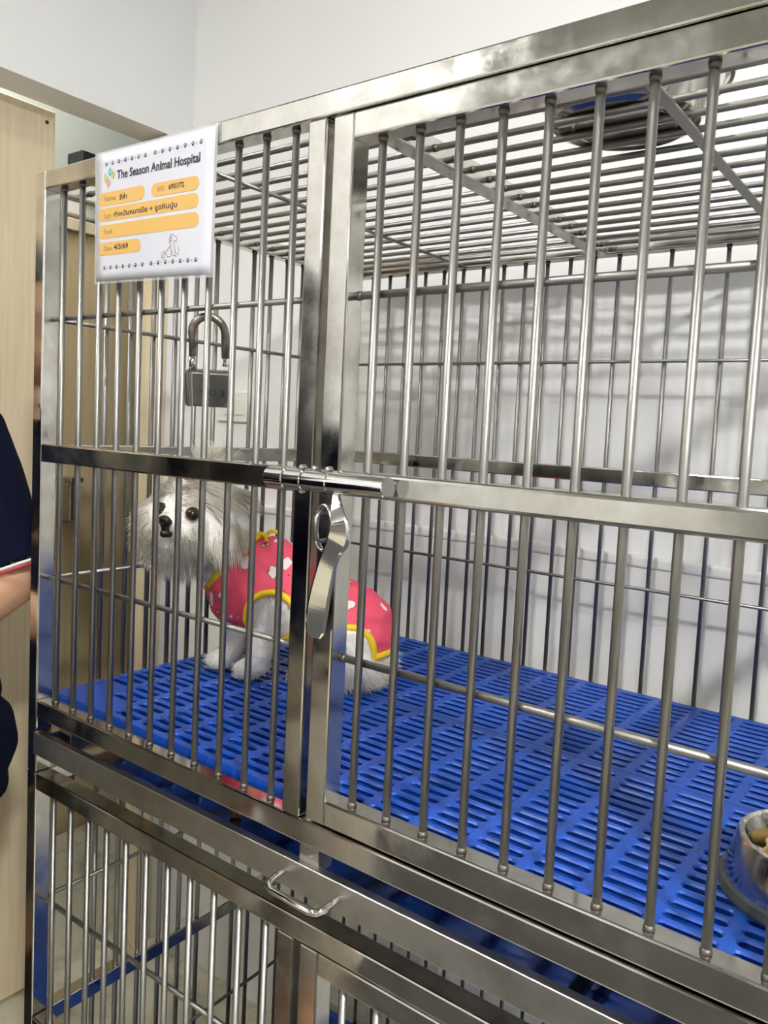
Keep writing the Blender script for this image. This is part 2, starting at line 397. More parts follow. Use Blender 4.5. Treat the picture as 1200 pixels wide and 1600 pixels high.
    # lever
    P = [(.6172, -.0150, -.0105, .0032), (.6205, -.0185, -.0180, .0042), (.6265, -.0230, -.0300, .0062), (.6310, -.0245, -.0430, .0085), (.6300, -.0245, -.0560, .0098),
         (.6225, -.0240, -.0700, .0080), (.6170, -.0235, -.0830, .0082), (.6120, -.0230, -.1000, .0090), (.6070, -.0225, -.1200, .0096), (.6030, -.0215, -.1400, .0100), (.6005, -.0195, -.1550, .0090), (.5995, -.0180, -.1640, .0052)]
    l_ = nb(); secs = []
    fine = []
    for i in range(len(P) - 1):
        p0, p1, p2, p3 = (P[max(0, i - 1)], P[i], P[i + 1], P[min(len(P) - 1, i + 2)])
        for k in range(5):
            t = k / 5; fine.append(tuple(.5 * (2 * b1 + (c1 - a1) * t + (2 * a1 - 5 * b1 + 4 * c1 - d1) * t * t + (3 * b1 - a1 - 3 * c1 + d1) * t ** 3) for a1, b1, c1, d1 in zip(p0, p1, p2, p3)))
    P = fine + [P[-1]]
    for i, (x, y, z, hw) in enumerate(P):
        c = Vector((x, y, zc + z)); prev = P[max(0, i - 1)]; nx = P[min(len(P) - 1, i + 1)]
        hw *= 1.2; t = Vector((nx[0] - prev[0], 0, nx[2] - prev[2])).normalized(); s = Vector((-t.z * .93, .36, t.x * .93)); th = .0013
        prof = [(-1, -.5), (-.8, -1), (.8, -1), (1, -.5), (1, .5), (.8, 1), (-.8, 1), (-1, .5)]
        # edges curl slightly towards the door, like a pressed strip
        secs.append([l_.verts.new(c + s * hw * a_ + Vector((0, 1, 0)) * (th * b2 + (.0016 * a_ * a_))) for a_, b2 in prof])
    for A, B in zip(secs, secs[1:]):
        for j in range(8):
            f = l_.faces.new((A[j], A[(j + 1) % 8], B[(j + 1) % 8], B[j])); f.smooth = False
    l_.faces.new(secs[0][::-1]); l_.faces.new(secs[-1])
    bmesh.ops.recalc_face_normals(l_, faces=l_.faces)
    obj('lever', l_, M_CHROME, bolt)
    # the eye of the lever: an oval ring left of its shank, and the staple through it
    e_ = nb(); tube(e_, [(.6085 + .0115 * math.cos(a), -.0205, zc - .046 + .0235 * math.sin(a)) for a in [i * math.pi / 12 for i in range(24)]], .0034, 8, closed=True, flat=.6)
    obj('lever_eye', e_, M_CHROME, bolt)
    s_ = nb(); tube(s_, [(.6065, .001, zc - .030), (.6065, -.026, zc - .030), (.6065, -.031, zc - .035), (.6065, -.031, zc - .055), (.6065, -.026, zc - .060), (.6065, .001, zc - .060)], .0024, 8)
    obj('staple', s_, M_IRON, bolt)
    return R
upper = cage(0, 'stainless steel barred dog cage on top, with the white dog inside', True, -.1135)
lower = cage(-.896, 'lower stainless steel barred dog cage standing under the tray', False, -.13)
for x in (.02, CW - .02):
    for y in (.03, CD - .03):
        b = nb(); zb = -.896 - .0276
        tube(b, [(x, y, zb - .1025), (x, y, zb - .06)], .018, 16); bx(b, (x - .018, y - .014, zb - .1025), (x + .018, y + .014, FLOOR), .002, 1) if zb - .1025 > FLOOR + .003 else None
        obj('foot', b, M_RUBBER, lower)

# ------------------------------------------------------------------ slotted mats
def mat_bm(x0, x1, y0, y1, ztop, th, skip, nrow=None):
    bm = nb(); px, py = .0656, .0196
    sx0 = .030; cols = int((x1 - sx0) / px); rows = int((y1 - y0 - .012) / py); my = (y1 - y0 - rows * py) / 2
    def q(a): return bm.verts.new(a)
    def rect(xa, ya, xb, yb):
        if xb - xa < 1e-5 or yb - ya < 1e-5: return
        for z, s in ((ztop, 1), (ztop - th, -1)):
            vs = [q((xa, ya, z)), q((xb, ya, z)), q((xb, yb, z)), q((xa, yb, z))]
            bm.faces.new(vs if s > 0 else vs[::-1])
    N = 5
    for c in range(cols):
        for r in range(rows):
            xa = sx0 - .006 + c * px; xb = xa + px; ya = y0 + my + r * py; yb = ya + py
            if (c, r) in skip: rect(xa, ya, xb, yb); continue
            hl = .0265; hw = .0055; cx = (xa + xb) / 2; cy = (ya + yb) / 2
            def stad(g):
                pts = []
                for sgn in (1, -1):
                    for k in range(N + 1):
                        a = -math.pi / 2 + math.pi * k / N
                        pts.append((cx + sgn * (hl - hw) + sgn * math.cos(a) * (hw + g), cy + sgn * math.sin(a) * (hw + g)))
                return pts
            def square():
                pts = []
                for sgn in (1, -1):
                    for k in range(N + 1):
                        X = xb if sgn > 0 else xa
                        lo, hi = (ya, yb) if sgn > 0 else (yb, ya)
                        if k == 0: pts.append((cx + sgn * (hl - hw) * 1.0, lo))
                        elif k == N: pts.append((cx + sgn * (hl - hw), hi))
                        else:
                            tt = (k - 1) / (N - 2)
                            pts.append((X, lo + (hi - lo) * tt))
                return pts
            sq = square(); o1 = stad(.0017); i1 = stad(0)
            n = len(sq)
            R0 = [q((x, y, ztop)) for x, y in sq]; R1 = [q((x, y, ztop - .0003)) for x, y in o1]; R2 = [q((x, y, ztop - .0024)) for x, y in i1]; u1 = stad(.0036); R2b = [q((x, y, ztop - .0036)) for x, y in u1]
            R3 = [q((x, y, ztop - th)) for x, y in u1]; R4 = [q((x, y, ztop - th)) for x, y in sq]
            for A, B in ((R0, R1), (R1, R2), (R2, R2b), (R2b, R3), (R3, R4)):
                for j in range(n):
                    bm.faces.new((A[j], A[(j + 1) % n], B[(j + 1) % n], B[j]))
    X0 = sx0 - .006; X1 = X0 + cols * px; Y0 = y0 + my; Y1 = Y0 + rows * py
    rect(x0, y0, X0, y1); rect(X1, y0, x1, y1); rect(X0, y0, X1, Y0); rect(X0, Y1, X1, y1)
    # skirt
    for (xa, ya), (xb, yb) in (((x0, y0), (x1, y0)), ((x1, y0), (x1, y1)), ((x1, y1), (x0, y1)), ((x0, y1), (x0, y0))):
        bm.faces.new((q((xa, ya, ztop - th)), q((xb, yb, ztop - th)), q((xb, yb, ztop)), q((xa, ya, ztop))))
    bmesh.ops.remove_doubles(bm, verts=bm.verts, dist=1e-5)
    bmesh.ops.recalc_face_normals(bm, faces=bm.faces)
    return bm
skip = {(0, r) for r in range(4)} | {(1, r) for r in range(2)}
o = obj('slatted_mat', mat_bm(.0265, 1.1425, .0285, .3575, .0072, .0250, skip), M_BLUE); tag(o, 'blue slotted plastic floor mat along the front bars of the upper cage', 'floor mat', 'blue floor mats')
o = obj('slatted_mat', mat_bm(.0265, 1.1425, .3590, .6865, .0072, .0250, set()), M_BLUE); tag(o, 'blue slotted plastic floor mat along the back bars of the upper cage', 'floor mat', 'blue floor mats')
o = obj('slatted_mat', mat_bm(.60, 1.1425, .0285, .6865, .0072 - .896, .0250, set()), M_BLUE); tag(o, 'dark blue slotted plastic mat on the floor of the lower cage', 'floor mat', 'blue floor mats')

# ------------------------------------------------------------------ tray between the cages
T = thing('waste_tray', (.585, .35, -.085), 'flat steel slide-out tray with a bent handle, between the two cages', 'tray')
b = nb(); bx(b, (.030, -.001, -.0795), (1.14, .685, -.0770)); bx(b, (.030, .682, -.0795), (1.14, .685, -.055)); bx(b, (.030, 0, -.0795), (.0325, .685, -.055)); bx(b, (1.1375, 0, -.0795), (1.14, .685, -.055))
obj('pan', b, M_STEEL, T)
b = nb(); bx(b, (.030, -.0075, -.0795), (1.14, -.0045, -.0455), .0012, 2); bx(b, (.030, -.0075, -.0475), (1.14, .004, -.0455), .0008, 1)
obj('lip', b, M_BRUSH, T)
b = nb(); hp = [(.5600, -.006, -.0615), (.5600, -.020, -.0620), (.5603, -.030, -.0630), (.5640, -.0365, -.0640), (.5720, -.0390, -.0650), (.6270, -.0390, -.0665), (.6350, -.0365, -.0660), (.6395, -.030, -.0645), (.6400, -.020, -.0630), (.6400, -.006, -.0620)]
tube(b, hp, .0038, 12); obj('handle', b, M_CHROME, T)
b = nb()
for x in (.004, CW - .024): bx(b, (x + .0, .03, -.100), (x + .020, .684, -.0815))
for k in range(2): pass
obj('tray_runner', b, M_STEEL, lower)
# crumbs that fell on the tray
for i, (x, y, lab) in enumerate(((.232, .10, 'brown crumb of dog food on the tray, left one of two'), (.405, .055, 'brown crumb of dog food on the tray, nearer the handle'))):
    b = fused([((x, y, -.071), (.007, .005, .0055)), ((x + .006, y + .003, -.072), (.005, .005, .0045))], .0012, 3)
    for v in b.verts: v.co += Vector((0, 0, .0003)) + v.normal * noise.noise(v.co * 300) * .0012
    mz = min(v.co.z for v in b.verts); bmesh.ops.translate(b, verts=b.verts, vec=(0, 0, -.0770 - mz))
    tag(obj('kibble', b, M_KIB), lab, 'kibble', 'crumbs on the tray')

# ------------------------------------------------------------------ sign
SH = .167; SW = .238
def put(s, t, off=0.0):
    u = s / SW; v = t / SH
    x = (.1626 + .2335 * u) * (1 - v) + (.158 + .240 * u) * v
    z = (.6143 - .0073 * u) * (1 - v) + (.7808 - .0040 * u) * v
    y = -.0032 - .0016 * math.sin(math.pi * u) * (1 - v)
    return Vector((x, y - off, z))
S = thing('cage_sign', (.279, -.004, .6135), 'white laminated cage card with gold fields, hanging on the upper cage', 'sign')
def grid_sheet(s0, s1, t0, t1, off, th, n=14):
    b = nb(); F = [[b.verts.new(put(s0 + (s1 - s0) * i / n, t0 + (t1 - t0) * j / n, off)) for i in range(n + 1)] for j in range(n + 1)]
    for j in range(n):
        for i in range(n): b.faces.new((F[j][i], F[j][i + 1], F[j + 1][i + 1], F[j + 1][i])).smooth = True
    r = bmesh.ops.extrude_face_region(b, geom=b.faces[:]); bmesh.ops.translate(b, verts=[v for v in r['geom'] if isinstance(v, bmesh.types.BMVert)], vec=(0, th, 0))
    bmesh.ops.recalc_face_normals(b, faces=b.faces); return b
obj('sheet', grid_sheet(0, SW, 0, SH, 0, .0008), M_PAPER, S)
b = grid_sheet(-.0035, SW + .0045, -.0035, SH + .003, -.0003, .0003)
obj('laminate', b, M_LAMIN, S)
def poly_sheet(b, pts, off):
    vs = [b.verts.new(put(s, t, off)) for s, t in pts]
    f = b.faces.new(vs); f.normal_update()
    if f.normal.y > 0: f.normal_flip()
def pill(b, s0, s1, t0, t1, off=.0003):
    r = (t1 - t0) / 2; cs = (t0 + t1) / 2; top = []; bot = []; n = 12
    ss = [s0 + r - r * math.cos(math.pi / 2 * k / 5) for k in range(6)]
    ss += [s0 + r + (s1 - s0 - 2 * r) * k / n for k in range(1, n)]
    ss += [s1 - r + r * math.sin(math.pi / 2 * k / 5) for k in range(6)]
    for s in ss:
        h = r
        if s < s0 + r: h = math.sqrt(max(0, r * r - (s0 + r - s) ** 2))
        if s > s1 - r: h = math.sqrt(max(0, r * r - (s - s1 + r) ** 2))
        h = max(h, .0004)
        top.append(b.verts.new(put(s, cs + h, off))); bot.append(b.verts.new(put(s, cs - h, off)))
    for i in range(len(ss) - 1): b.faces.new((bot[i], bot[i + 1], top[i + 1], top[i]))
for s0, s1, t0, t1 in ((.0070, .1075, .0980, .1157), (.1213, .2125, .0985, .1150), (.0066, .2134, .0778, .0952), (.0066, .2147, .0555, .0733), (.0071, .1017, .0335, .0505)):
    b = nb(); pill(b, s0, s1, t0, t1); obj('form_field', b, M_GOLD, S)
def paws(b, s0, s1, t):
    n = 7
    for k in range(n):
        s = s0 + (s1 - s0) * k / (n - 1); sc = .0024; ro = random.uniform(-.35, .35)
        def disc(dx, dy, rx, ry):
            c, si = math.cos(ro), math.sin(ro); X = s + (dx * c - dy * si) * sc; Y = t + (dx * si + dy * c) * sc
            poly_sheet(b, [(X + rx * sc * math.cos(a), Y + ry * sc * math.sin(a)) for a in [2 * math.pi * i / 8 for i in range(8)]], .0004)
        disc(0, -.55, .72, .58)
        for dx, dy in ((-.95, .05), (-.36, .75), (.36, .75), (.95, .05)): disc(dx, dy, .30, .40)
        if k < n - 1:
            s_ = s + (s1 - s0) / (n - 1) / 2
            poly_sheet(b, [(s_ + .0007 * math.cos(a), t - .0004 + .0007 * math.sin(a)) for a in [2 * math.pi * i / 6 for i in range(6)]], .0004)
for args in ((.0233, .1072, .1523), (.1269, .2138, .1525), (.0213, .1066, .0172), (.1251, .2118, .0177)):
    b = nb(); paws(b, *args); obj('paw_print_border', b, M_INK, S)
pt = lambda s, t: put(s, t, .0005)
obj('heading', text_bm('The Season Animal Hospital', .0474, .1303, .166, .0108, pt, bold=.02), M_INK, S)
for txt, s, t, wd, h in (('Name:', .0198, .1040, .0262, .0068), ('HN:', .1340, .1040, .0140, .0068), ('Sign:', .0191, .0818, .0178, .0068), ('Feed:', .0198, .0612, .0198, .0066), ('Date:', .0197, .0393, .0190, .0066)):
    obj('field_caption', text_bm(txt, s, t, wd, h, pt), M_INKG, S)
for txt, s, t, wd, h in (('ลีซ่า', .0537, .1030, .0168, .0062), ('690372', .1558, .1045, .0302, .0060), ('ทำหมันหมาเมีย + ขูดหินปูน', .0415, .0822, .1320, .0060), ('4/3/69', .0430, .0398, .0320, .0066)):
    obj('handwriting', text_bm(txt, s, t, wd, h, pt, bold=.022, shear=-.08), M_INK, S)
for (s, t), c, nm in (((.0318, .1413), (.05, .42, .42), 'teal'), ((.0215, .1350), (.40, .42, .10), 'lime'), ((.0385, .1370), (.55, .40, .06), 'yellow'), ((.0280, .1280), (.55, .27, .10), 'brown')):
    b = nb(); R1, R0 = .0064, .0030
    o_ = [(s + R1 * .72 * math.cos(a), t + R1 * math.sin(a)) for a in (0, math.pi / 2, math.pi, 3 * math.pi / 2)]; i_ = [(s + R0 * .72 * math.cos(a), t + R0 * math.sin(a)) for a in (0, math.pi / 2, math.pi, 3 * math.pi / 2)]
    for k in range(4): poly_sheet(b, [o_[k], o_[(k + 1) % 4], i_[(k + 1) % 4], i_[k]], .0005)
    lg = obj('logo_diamond', b, mat('logo_' + nm, c, .5), S); lg['label'] = nm + ' diamond of the logo'
def ribbon(b, pts, wdt):
    for (a0, b0), (a1, b1) in zip(pts, pts[1:]):
        dx, dy = a1 - a0, b1 - b0; l = math.hypot(dx, dy) or 1; nx, ny = -dy / l * wdt, dx / l * wdt
        poly_sheet(b, [(a0 + nx, b0 + ny), (a0 - nx, b0 - ny), (a1 - nx, b1 - ny), (a1 + nx, b1 + ny)], .0005)
b = nb()
for pl in ([(163.5, 37), (160.5, 41), (161, 46), (163, 50), (167, 50.5), (170, 48), (175, 46.5), (176, 44), (173.5, 42), (170, 42), (169.5, 38), (172, 33), (173, 28), (173, 24), (176, 23.5)],
           [(163.5, 49), (161.5, 45), (163, 41.5), (165.5, 43), (165, 48)], [(163.5, 37), (158, 33), (153, 29), (149.5, 31), (146, 27), (146, 23.5), (151, 22.5), (150.5, 28)],
           [(151, 27), (156, 28), (158, 23.5), (164, 24), (165.5, 31), (163, 37)], [(165.5, 31), (168, 25), (173, 24)], [(173.5, 29), (178, 25), (180, 30), (178.5, 35)]):
    ribbon(b, [(x / 1000, y / 1000) for x, y in pl], .00032)
obj('line_drawing', b, M_INKG, S)

# ------------------------------------------------------------------ padlock hanging open on the crossbar
PL = thing('padlock', (.340, .050, .4535), 'open steel padlock with a rusty shackle hanging on the front crossbar', 'padlock')
ax = Vector((.74, .6726, 0)); nn = Vector((.6726, -.74, 0)); up = (Vector((0, 0, .966)) + nn * .259).normalized(); nn = (nn - up * nn.dot(up)).normalized()
PC = Vector((.3370, .050, .4765))
def lock_local(a, n_, u): return PC + ax * a + nn * n_ + up * u
b = nb(); bx(b, (-.029, -.010, -.023), (.029, .010, .023), .003, 2)
for v in b.verts: v.co = lock_local(*v.co)
bmesh.ops.recalc_face_normals(b, faces=b.faces); body = obj('lock_body', b, M_IRON, PL)
b = nb(); bx(b, (-.0262, .0098, -.0225), (-.0192, .0112, .0225), .0005, 1)
for v in b.verts: v.co = lock_local(*v.co)
bmesh.ops.recalc_face_normals(b, faces=b.faces); obj('plate', b, M_CHROME, body)
lp = lambda s, t: lock_local(-.0125 + s, .0104, -.008 + t)
b = text_bm('S O S', .004, .001, .029, .008, lp, bold=.0); obj('stamped_letters', b, M_BLACK, body)
top = .112
sp = [(-.0205, 0, .020), (-.0205, 0, .062)] + [(-.0205 + .0205 * (1 - math.cos(a)) * 1.0, 0, .070 + .0215 * math.sin(a)) for a in [math.pi * k / 10 for k in range(11)]] + [(.0205, 0, .062), (.0205, 0, .040)]
b = nb(); tube(b, [lock_local(*p) for p in sp], [.0042] * 2 + [.0052] * (len(sp) - 3) + [.0048], 12); sh = obj('shackle', b, M_RUST, PL)
b = nb(); tube(b, [lock_local(-.0205, 0, .022), lock_local(-.0205, 0, .0405)], .0046, 12); obj('shackle_shank', b, M_CHROME, PL)
b = nb(); tube(b, [lock_local(.0205, 0, .0415), lock_local(.0205, 0, .037), lock_local(.0205, 0, .034), lock_local(.0205, 0, .030)], [.0040, .0026, .0026, .0044], 12); obj('shackle_toe', b, M_CHROME, PL)

# ------------------------------------------------------------------ bowls
FB = (1.055, .205, .0072)
BW = thing('food_bowl', FB, 'steel feeding bowl with grey rubber ring on the blue mat, by the bars', 'bowl')
b = nb(); lathe(b, [(.0, .004), (.083, .004), (.0825, .010), (.072, .050), (.0700, .0535), (.0675, .0545), (.0645, .0525), (.060, .040), (.054, .020), (.045, .014), (0, .013)], FB, 64); obj('bowl_body', b, M_STEEL, BW)
b = nb(); lathe(b, [(.080, 0), (.0865, 0), (.0875, .003), (.0855, .0105), (.0818, .0125), (.080, .008), (.080, 0)], FB, 64); obj('rubber_ring', b, M_RUBBER, BW)
prs = []
for k in range(26):
    a = random.uniform(0, 6.283); r_ = .046 * math.sqrt(random.random()); s_ = random.uniform(.007, .013)
    prs.append(((FB[0] + r_ * math.cos(a), FB[1] + r_ * math.sin(a), FB[2] + .028 + random.uniform(0, .014)), (s_ * 1.3, s_, s_ * .8)))
prs.append(((FB[0], FB[1], FB[2] + .026), (.050, .050, .011)))
b = fused(prs, .0025, 2)
for v in b.verts: v.co += v.normal * noise.noise(v.co * 120) * .003
tag(obj('dog_food', b, M_FOOD), 'lumpy pale brown dog food heaped in the steel feeding bowl', 'food', kind='stuff')
RB = (.808, .212, .7728)
RBW = thing('steel_basin', RB, 'steel basin standing on the roof bars of the upper cage', 'basin')
b = nb(); lathe(b, [(0, .0), (.070, 0), (.078, .003), (.084, .012), (.099, .042), (.104, .046), (.108, .046), (.109, .048), (.104, .0495), (.097, .044), (.082, .014), (.072, .004), (0, .003)], RB, 64); obj('bowl_body', b, M_STEEL, RBW)
b = nb(); lathe(b, [(.052, -.0004), (.054, -.0008), (.056, -.0004)], RB, 48); obj('base_ring', b, M_CHROME, RBW)
# black curled strap beside it
b = nb(); sp = []
for k in range(14):
    a = -.9 + 2.4 * k / 13; sp.append((.955 + .018 * math.cos(a), .262 + .012 * math.cos(a), .797 + .022 * math.sin(a)))
tube(b, sp, [.0025 + .008 * math.sin(math.pi * min(1, (k + .3) / 13.3)) for k in range(14)], 10, flat=.35, up=(.5, -.7, 0))
mz = min(v.co.z for v in b.verts); bmesh.ops.translate(b, verts=b.verts, vec=(0, 0, .7728 - mz))
tag(obj('black_strap', b, M_BLACK), 'small curled black strap lying beside the basin on the cage roof', 'strap')

# ------------------------------------------------------------------ wall switch and things in the next room
SWT = thing('light_switch', (-.437, WALLY, .4765), 'ivory double light switch on the white wall behind the cage', 'light switch')
b = nb(); bx(b, (-.500, WALLY - .009, .437), (-.374, WALLY, .516), .003, 2); obj('plate', b, M_IVORY, SWT)
for x in (-.452, -.409):
    b = nb(); bx(b, (x - .0165, WALLY - .013, .455), (x + .0165, WALLY - .0085, .497), .0015, 2); k_ = obj('rocker', b, M_IVORY, SWT)
b = nb(); bx(b, (-1.46, .90, 1.22), (-1.37, 1.10, 1.322), .004, 2); tag(obj('wall_box', b, M_BLACK), 'black box on the greenish wall of the next room', 'box')
WB = thing('wash_basin', (-1.35, .86, -.07), 'small steel wash basin hung beside the tan door in the next room', 'basin')
b = nb(); bx(b, (-1.425, .858, .205), (-1.33, .905, .222), .003, 2); obj('rim', b, M_BRUSH, WB)
b = nb(); bx(b, (-1.425, .862, .07), (-1.345, .902, .205), .006, 2); obj('bowl_body', b, M_BRUSH, WB)

# ------------------------------------------------------------------ the dog
V = Vector
DG = thing('dog', (.22, .30, .0072), 'small white long-haired dog in a pink printed dress sitting on the blue mat', 'dog')
gz = .0072
skull = V((.1131, .2127, .2790)); fdir = V((.075, -.86, -.02)).normalized()
head_prims = [(skull, .058), (V((.1083, .2200, .3000)), .052), (V((.1180, .1950, .2680)), .050), (V((.1330, .1640, .2560)), .030), (V((.1520, .1560, .2560)), .022), (V((.120, .1500, .2520)), .022),
    (V((.1390, .1480, .2660)), .0190), (V((.1420, .1500, .2420)), .020),
    (V((.066, .1850, .2450)), .034), (V((.060, .1870, .2700)), .032), (V((.1380, .1771, .2330)), .032), (V((.1050, .1720, .2350)), .032),
    (V((.1323, .2640, .3000)), .030, V((.1520, .2560, .2520)), .038), (V((.1430, .2280, .2780)), .040, V((.1560, .2220, .2400)), .038), (V((.066, .2100, .2950)), .034, V((.062, .2050, .2620)), .036)]
body_prims = [(V((.1591, .2955, .151)), .064, V((.2327, .3475, .1380)), .068), (V((.2327, .3475, .1380)), .068, V((.3050, .3868, .0900)), .078), (V((.1879, .3205, .1900)), .048, V((.2327, .3475, .150)), .06),
    (V((.1385, .2740, .2150)), .050, V((.1650, .2950, .160)), .058), (skull, .05, V((.1420, .2720, .2100)), .052), (V((.1300, .2420, .2120)), .038, V((.1450, .2700, .1750)), .040)]
leg_prims = [(V((.2130, .2960, .1350)), .034, V((.2113, .2867, .0763)), .0225), (V((.2113, .2867, .0763)), .0225, V((.2048, .2833, .0364)), .0205), (V((.2048, .2833, .0364)), .021, V((.1900, .2710, .0262)), .019), (V((.1850, .2660, .0240)), (.019, .017, .0168)),
    (V((.1328, .3097, .1075)), .032, V((.1252, .2988, .0478)), .021), (V((.1252, .2988, .0478)), .021, V((.1227, .2889, .0290)), .020), (V((.1227, .2889, .0290)), .020, V((.1102, .2757, .0262)), .0185), (V((.1060, .2710, .0240)), (.018, .017, .0168)),
    (V((.3300, .3574, .0850)), .052, V((.3500, .3600, .0450)), .036), (V((.3500, .3500, .0300)), .022, V((.2700, .3080, .0260)), .0175), (V((.2700, .3080, .0240)), (.017, .015, .0160)),
    (V((.2935, .4335, .065)), .05, V((.3000, .4400, .0450)), .036), (V((.300, .4450, .0300)), .022, V((.2250, .3900, .0260)), .0175),
    (V((.3450, .4200, .0450)), .030, V((.3600, .3850, .0300)), .020), (V((.3600, .3850, .0300)), .021, V((.3560, .3560, .0260)), .018)]
b = fused(body_prims + leg_prims + head_prims, .0042, 5)
for v in b.verts:
    n_ = noise.noise(v.co * 45) * .0022 + noise.noise(v.co * 110) * .0012
    v.co += v.normal * n_
    if v.co.z < gz + .0006: v.co.z = gz + .0006
bodyo = obj('body', b, M_DOG, DG)
# toes: dark claws and pads line
for px_, py_, pz_ in ((.1755, .2530, .0165), (.1855, .2490, .0165), (.0955, .2570, .0165), (.1050, .2535, .0165)): pass
# face parts
b = fused([(V((.1545, .1325, .2785)), (.0125, .0085, .0080)), (V((.1475, .1345, .2760)), (.0062, .0065, .0062)), (V((.1615, .1345, .2760)), (.0062, .0065, .0062)), (V((.1545, .1345, .2710)), (.0075, .008, .0070))], .0011, 3)
for v in b.verts:
    for nx_ in (.1495, .1595):
        dd_ = (v.co - V((nx_, .1260, .2765))).length
        if dd_ < .0042: v.co += V((0, .0035 * (1 - dd_ / .0042), 0))
off = skull + fdir * .082 + V((.014, 0, -.006)) - V((.1545, .1325, .2775))
NC = V((.1480, .1290, .2790))
bmesh.ops.translate(b, verts=b.verts, vec=NC - V((.1545, .1325, .2775))); obj('nose', b, M_NOSE, DG)
b = fused([(V((.1400, .1330, .2590)), .0050, V((.1480, .1285, .2590)), .0062), (V((.1480, .1285, .2590)), .0062, V((.1560, .1330, .2590)), .0050), (V((.1480, .1310, .2680)), (.0075, .006, .010))], .0011, 3); obj('mouth', b, M_NOSE, DG)
for c, r_ in ((V((.1640, .1690, .2890)), .0112), (V((.1030, .1560, .2920)), .0105)):
    b = nb(); bmesh.ops.create_icosphere(b, subdivisions=3, radius=r_, matrix=Matrix.Translation(c)); e_ = obj('eye', b, M_EYE, DG, True)
    b = nb(); tube(b, [c + V((math.cos(a) * r_ * 1.05, -.0035 + .004 * abs(math.cos(a)), math.sin(a) * r_ * .80)) for a in [2 * math.pi * i / 20 for i in range(20)]], .0015, 8, closed=True); obj('eyelid', b, M_NOSE, e_)
b = fused([(V((.1189, .1930, .3420)), (.011, .006, .005)), (V((.1289, .1960, .3430)), (.008, .005, .006))], .0014, 3); obj('hair_clip', b, mat('pink_clip', (.85, .25, .30), .4), DG)

# dress: a shell over the trunk, cut at the neckline and round the legs
b = fused([(a, ra + .0075, c, rc + .0075) for a, ra, c, rc in body_prims[:4]], .0034, 8)
NP = V((.1310, .2793, .1941)); ND = V((-.55, -.42, .72)).normalized(); ND = (V((-.809, -.585, -.05)) * .71 + V((-.084, .03, .996)) * .70).normalized()
view = -DZ
def cyl_d(p, c, axis): d = p - c; return (d - axis * d.dot(axis)).length
cF = V((.2250, .2950, .1190)); cR = V((.3330, .3630, .0740)); cF2 = V((.1450, .3250, .0950)); cR2 = V((.290, .4350, .055))
axd = V((.57, -.82, .05)).normalized()
def inside(p):
    s = ND.dot(p - NP)
    if s > 0: return False
    side = axd.dot(p - V((.23, .345, .12)))
    if cyl_d(p, cF, axd) < .041 and side > -.015: return False
    if cyl_d(p, cR, axd) < .040 and side > -.010: return False
    if cyl_d(p, cF2, axd) < .034 and side < -.02: return False
    if cyl_d(p, cR2, axd) < .038 and side < -.02: return False
    if p.z < .034: return False
    if cyl_d(p, V((.372, .405, .035)), axd) < .030: return False
    return True
bmesh.ops.delete(b, geom=[v for v in b.verts if not inside(v.co)], context='VERTS')
b.edges.ensure_lookup_table()
# ordered boundary loops for the yellow binding
be = [e for e in b.edges if len(e.link_faces) == 1]; adj = {}
for e in be:
    for v in e.verts: adj.setdefault(v, []).append(e.other_vert(v))
seen = set(); loops = []
for v0 in list(adj):
    if v0 in seen: continue
    lp_ = [v0]; seen.add(v0); cur = v0
    while True:
        nx = [x for x in adj[cur] if x not in seen]
        if not nx: break
        cur = nx[0]; seen.add(cur); lp_.append(cur)
    if len(lp_) > 25: loops.append([x.co.copy() for x in lp_])
for v in b.verts: v.co += v.normal * (noise.noise(v.co * 40) * .003)
r = bmesh.ops.solidify(b, geom=b.faces[:], thickness=.0015)
for f in b.faces: f.smooth = True
dress = obj('dress', b, M_DRESS, DG)
for lp_ in loops:
    for _ in range(6): lp_ = [(lp_[i - 1] + lp_[i] * 2 + lp_[(i + 1) % len(lp_)]) / 4 for i in range(len(lp_))]
    lp_ = lp_[::2]
    b = nb(); tube(b, lp_, .0058, 8, closed=True); obj('binding', b, M_YEL, dress)
for c, rr, tl in ((V((.1832, .2963, .2405)), .0105, .4), (V((.1960, .3130, .2440)), .0115, -.3)):
    b = nb(); tube(b, [c + V((.81, .585, 0)) * rr * math.cos(a) + V((0, 0, 1)) * rr * math.sin(a) for a in [2 * math.pi * i / 22 for i in range(22)]], .0032, 8, closed=True, flat=1.0); obj('ribbon_loop', b, M_YEL, dress)
b = nb(); tube(b, [V((.3300, .4080, .1330)), V((.3440, .4180, .1230)), V((.3530, .4240, .1225)), V((.3600, .4260, .1260))], [.006, .008, .006, .001], 8, flat=.4); obj('ribbon_end', b, M_YEL, dress)
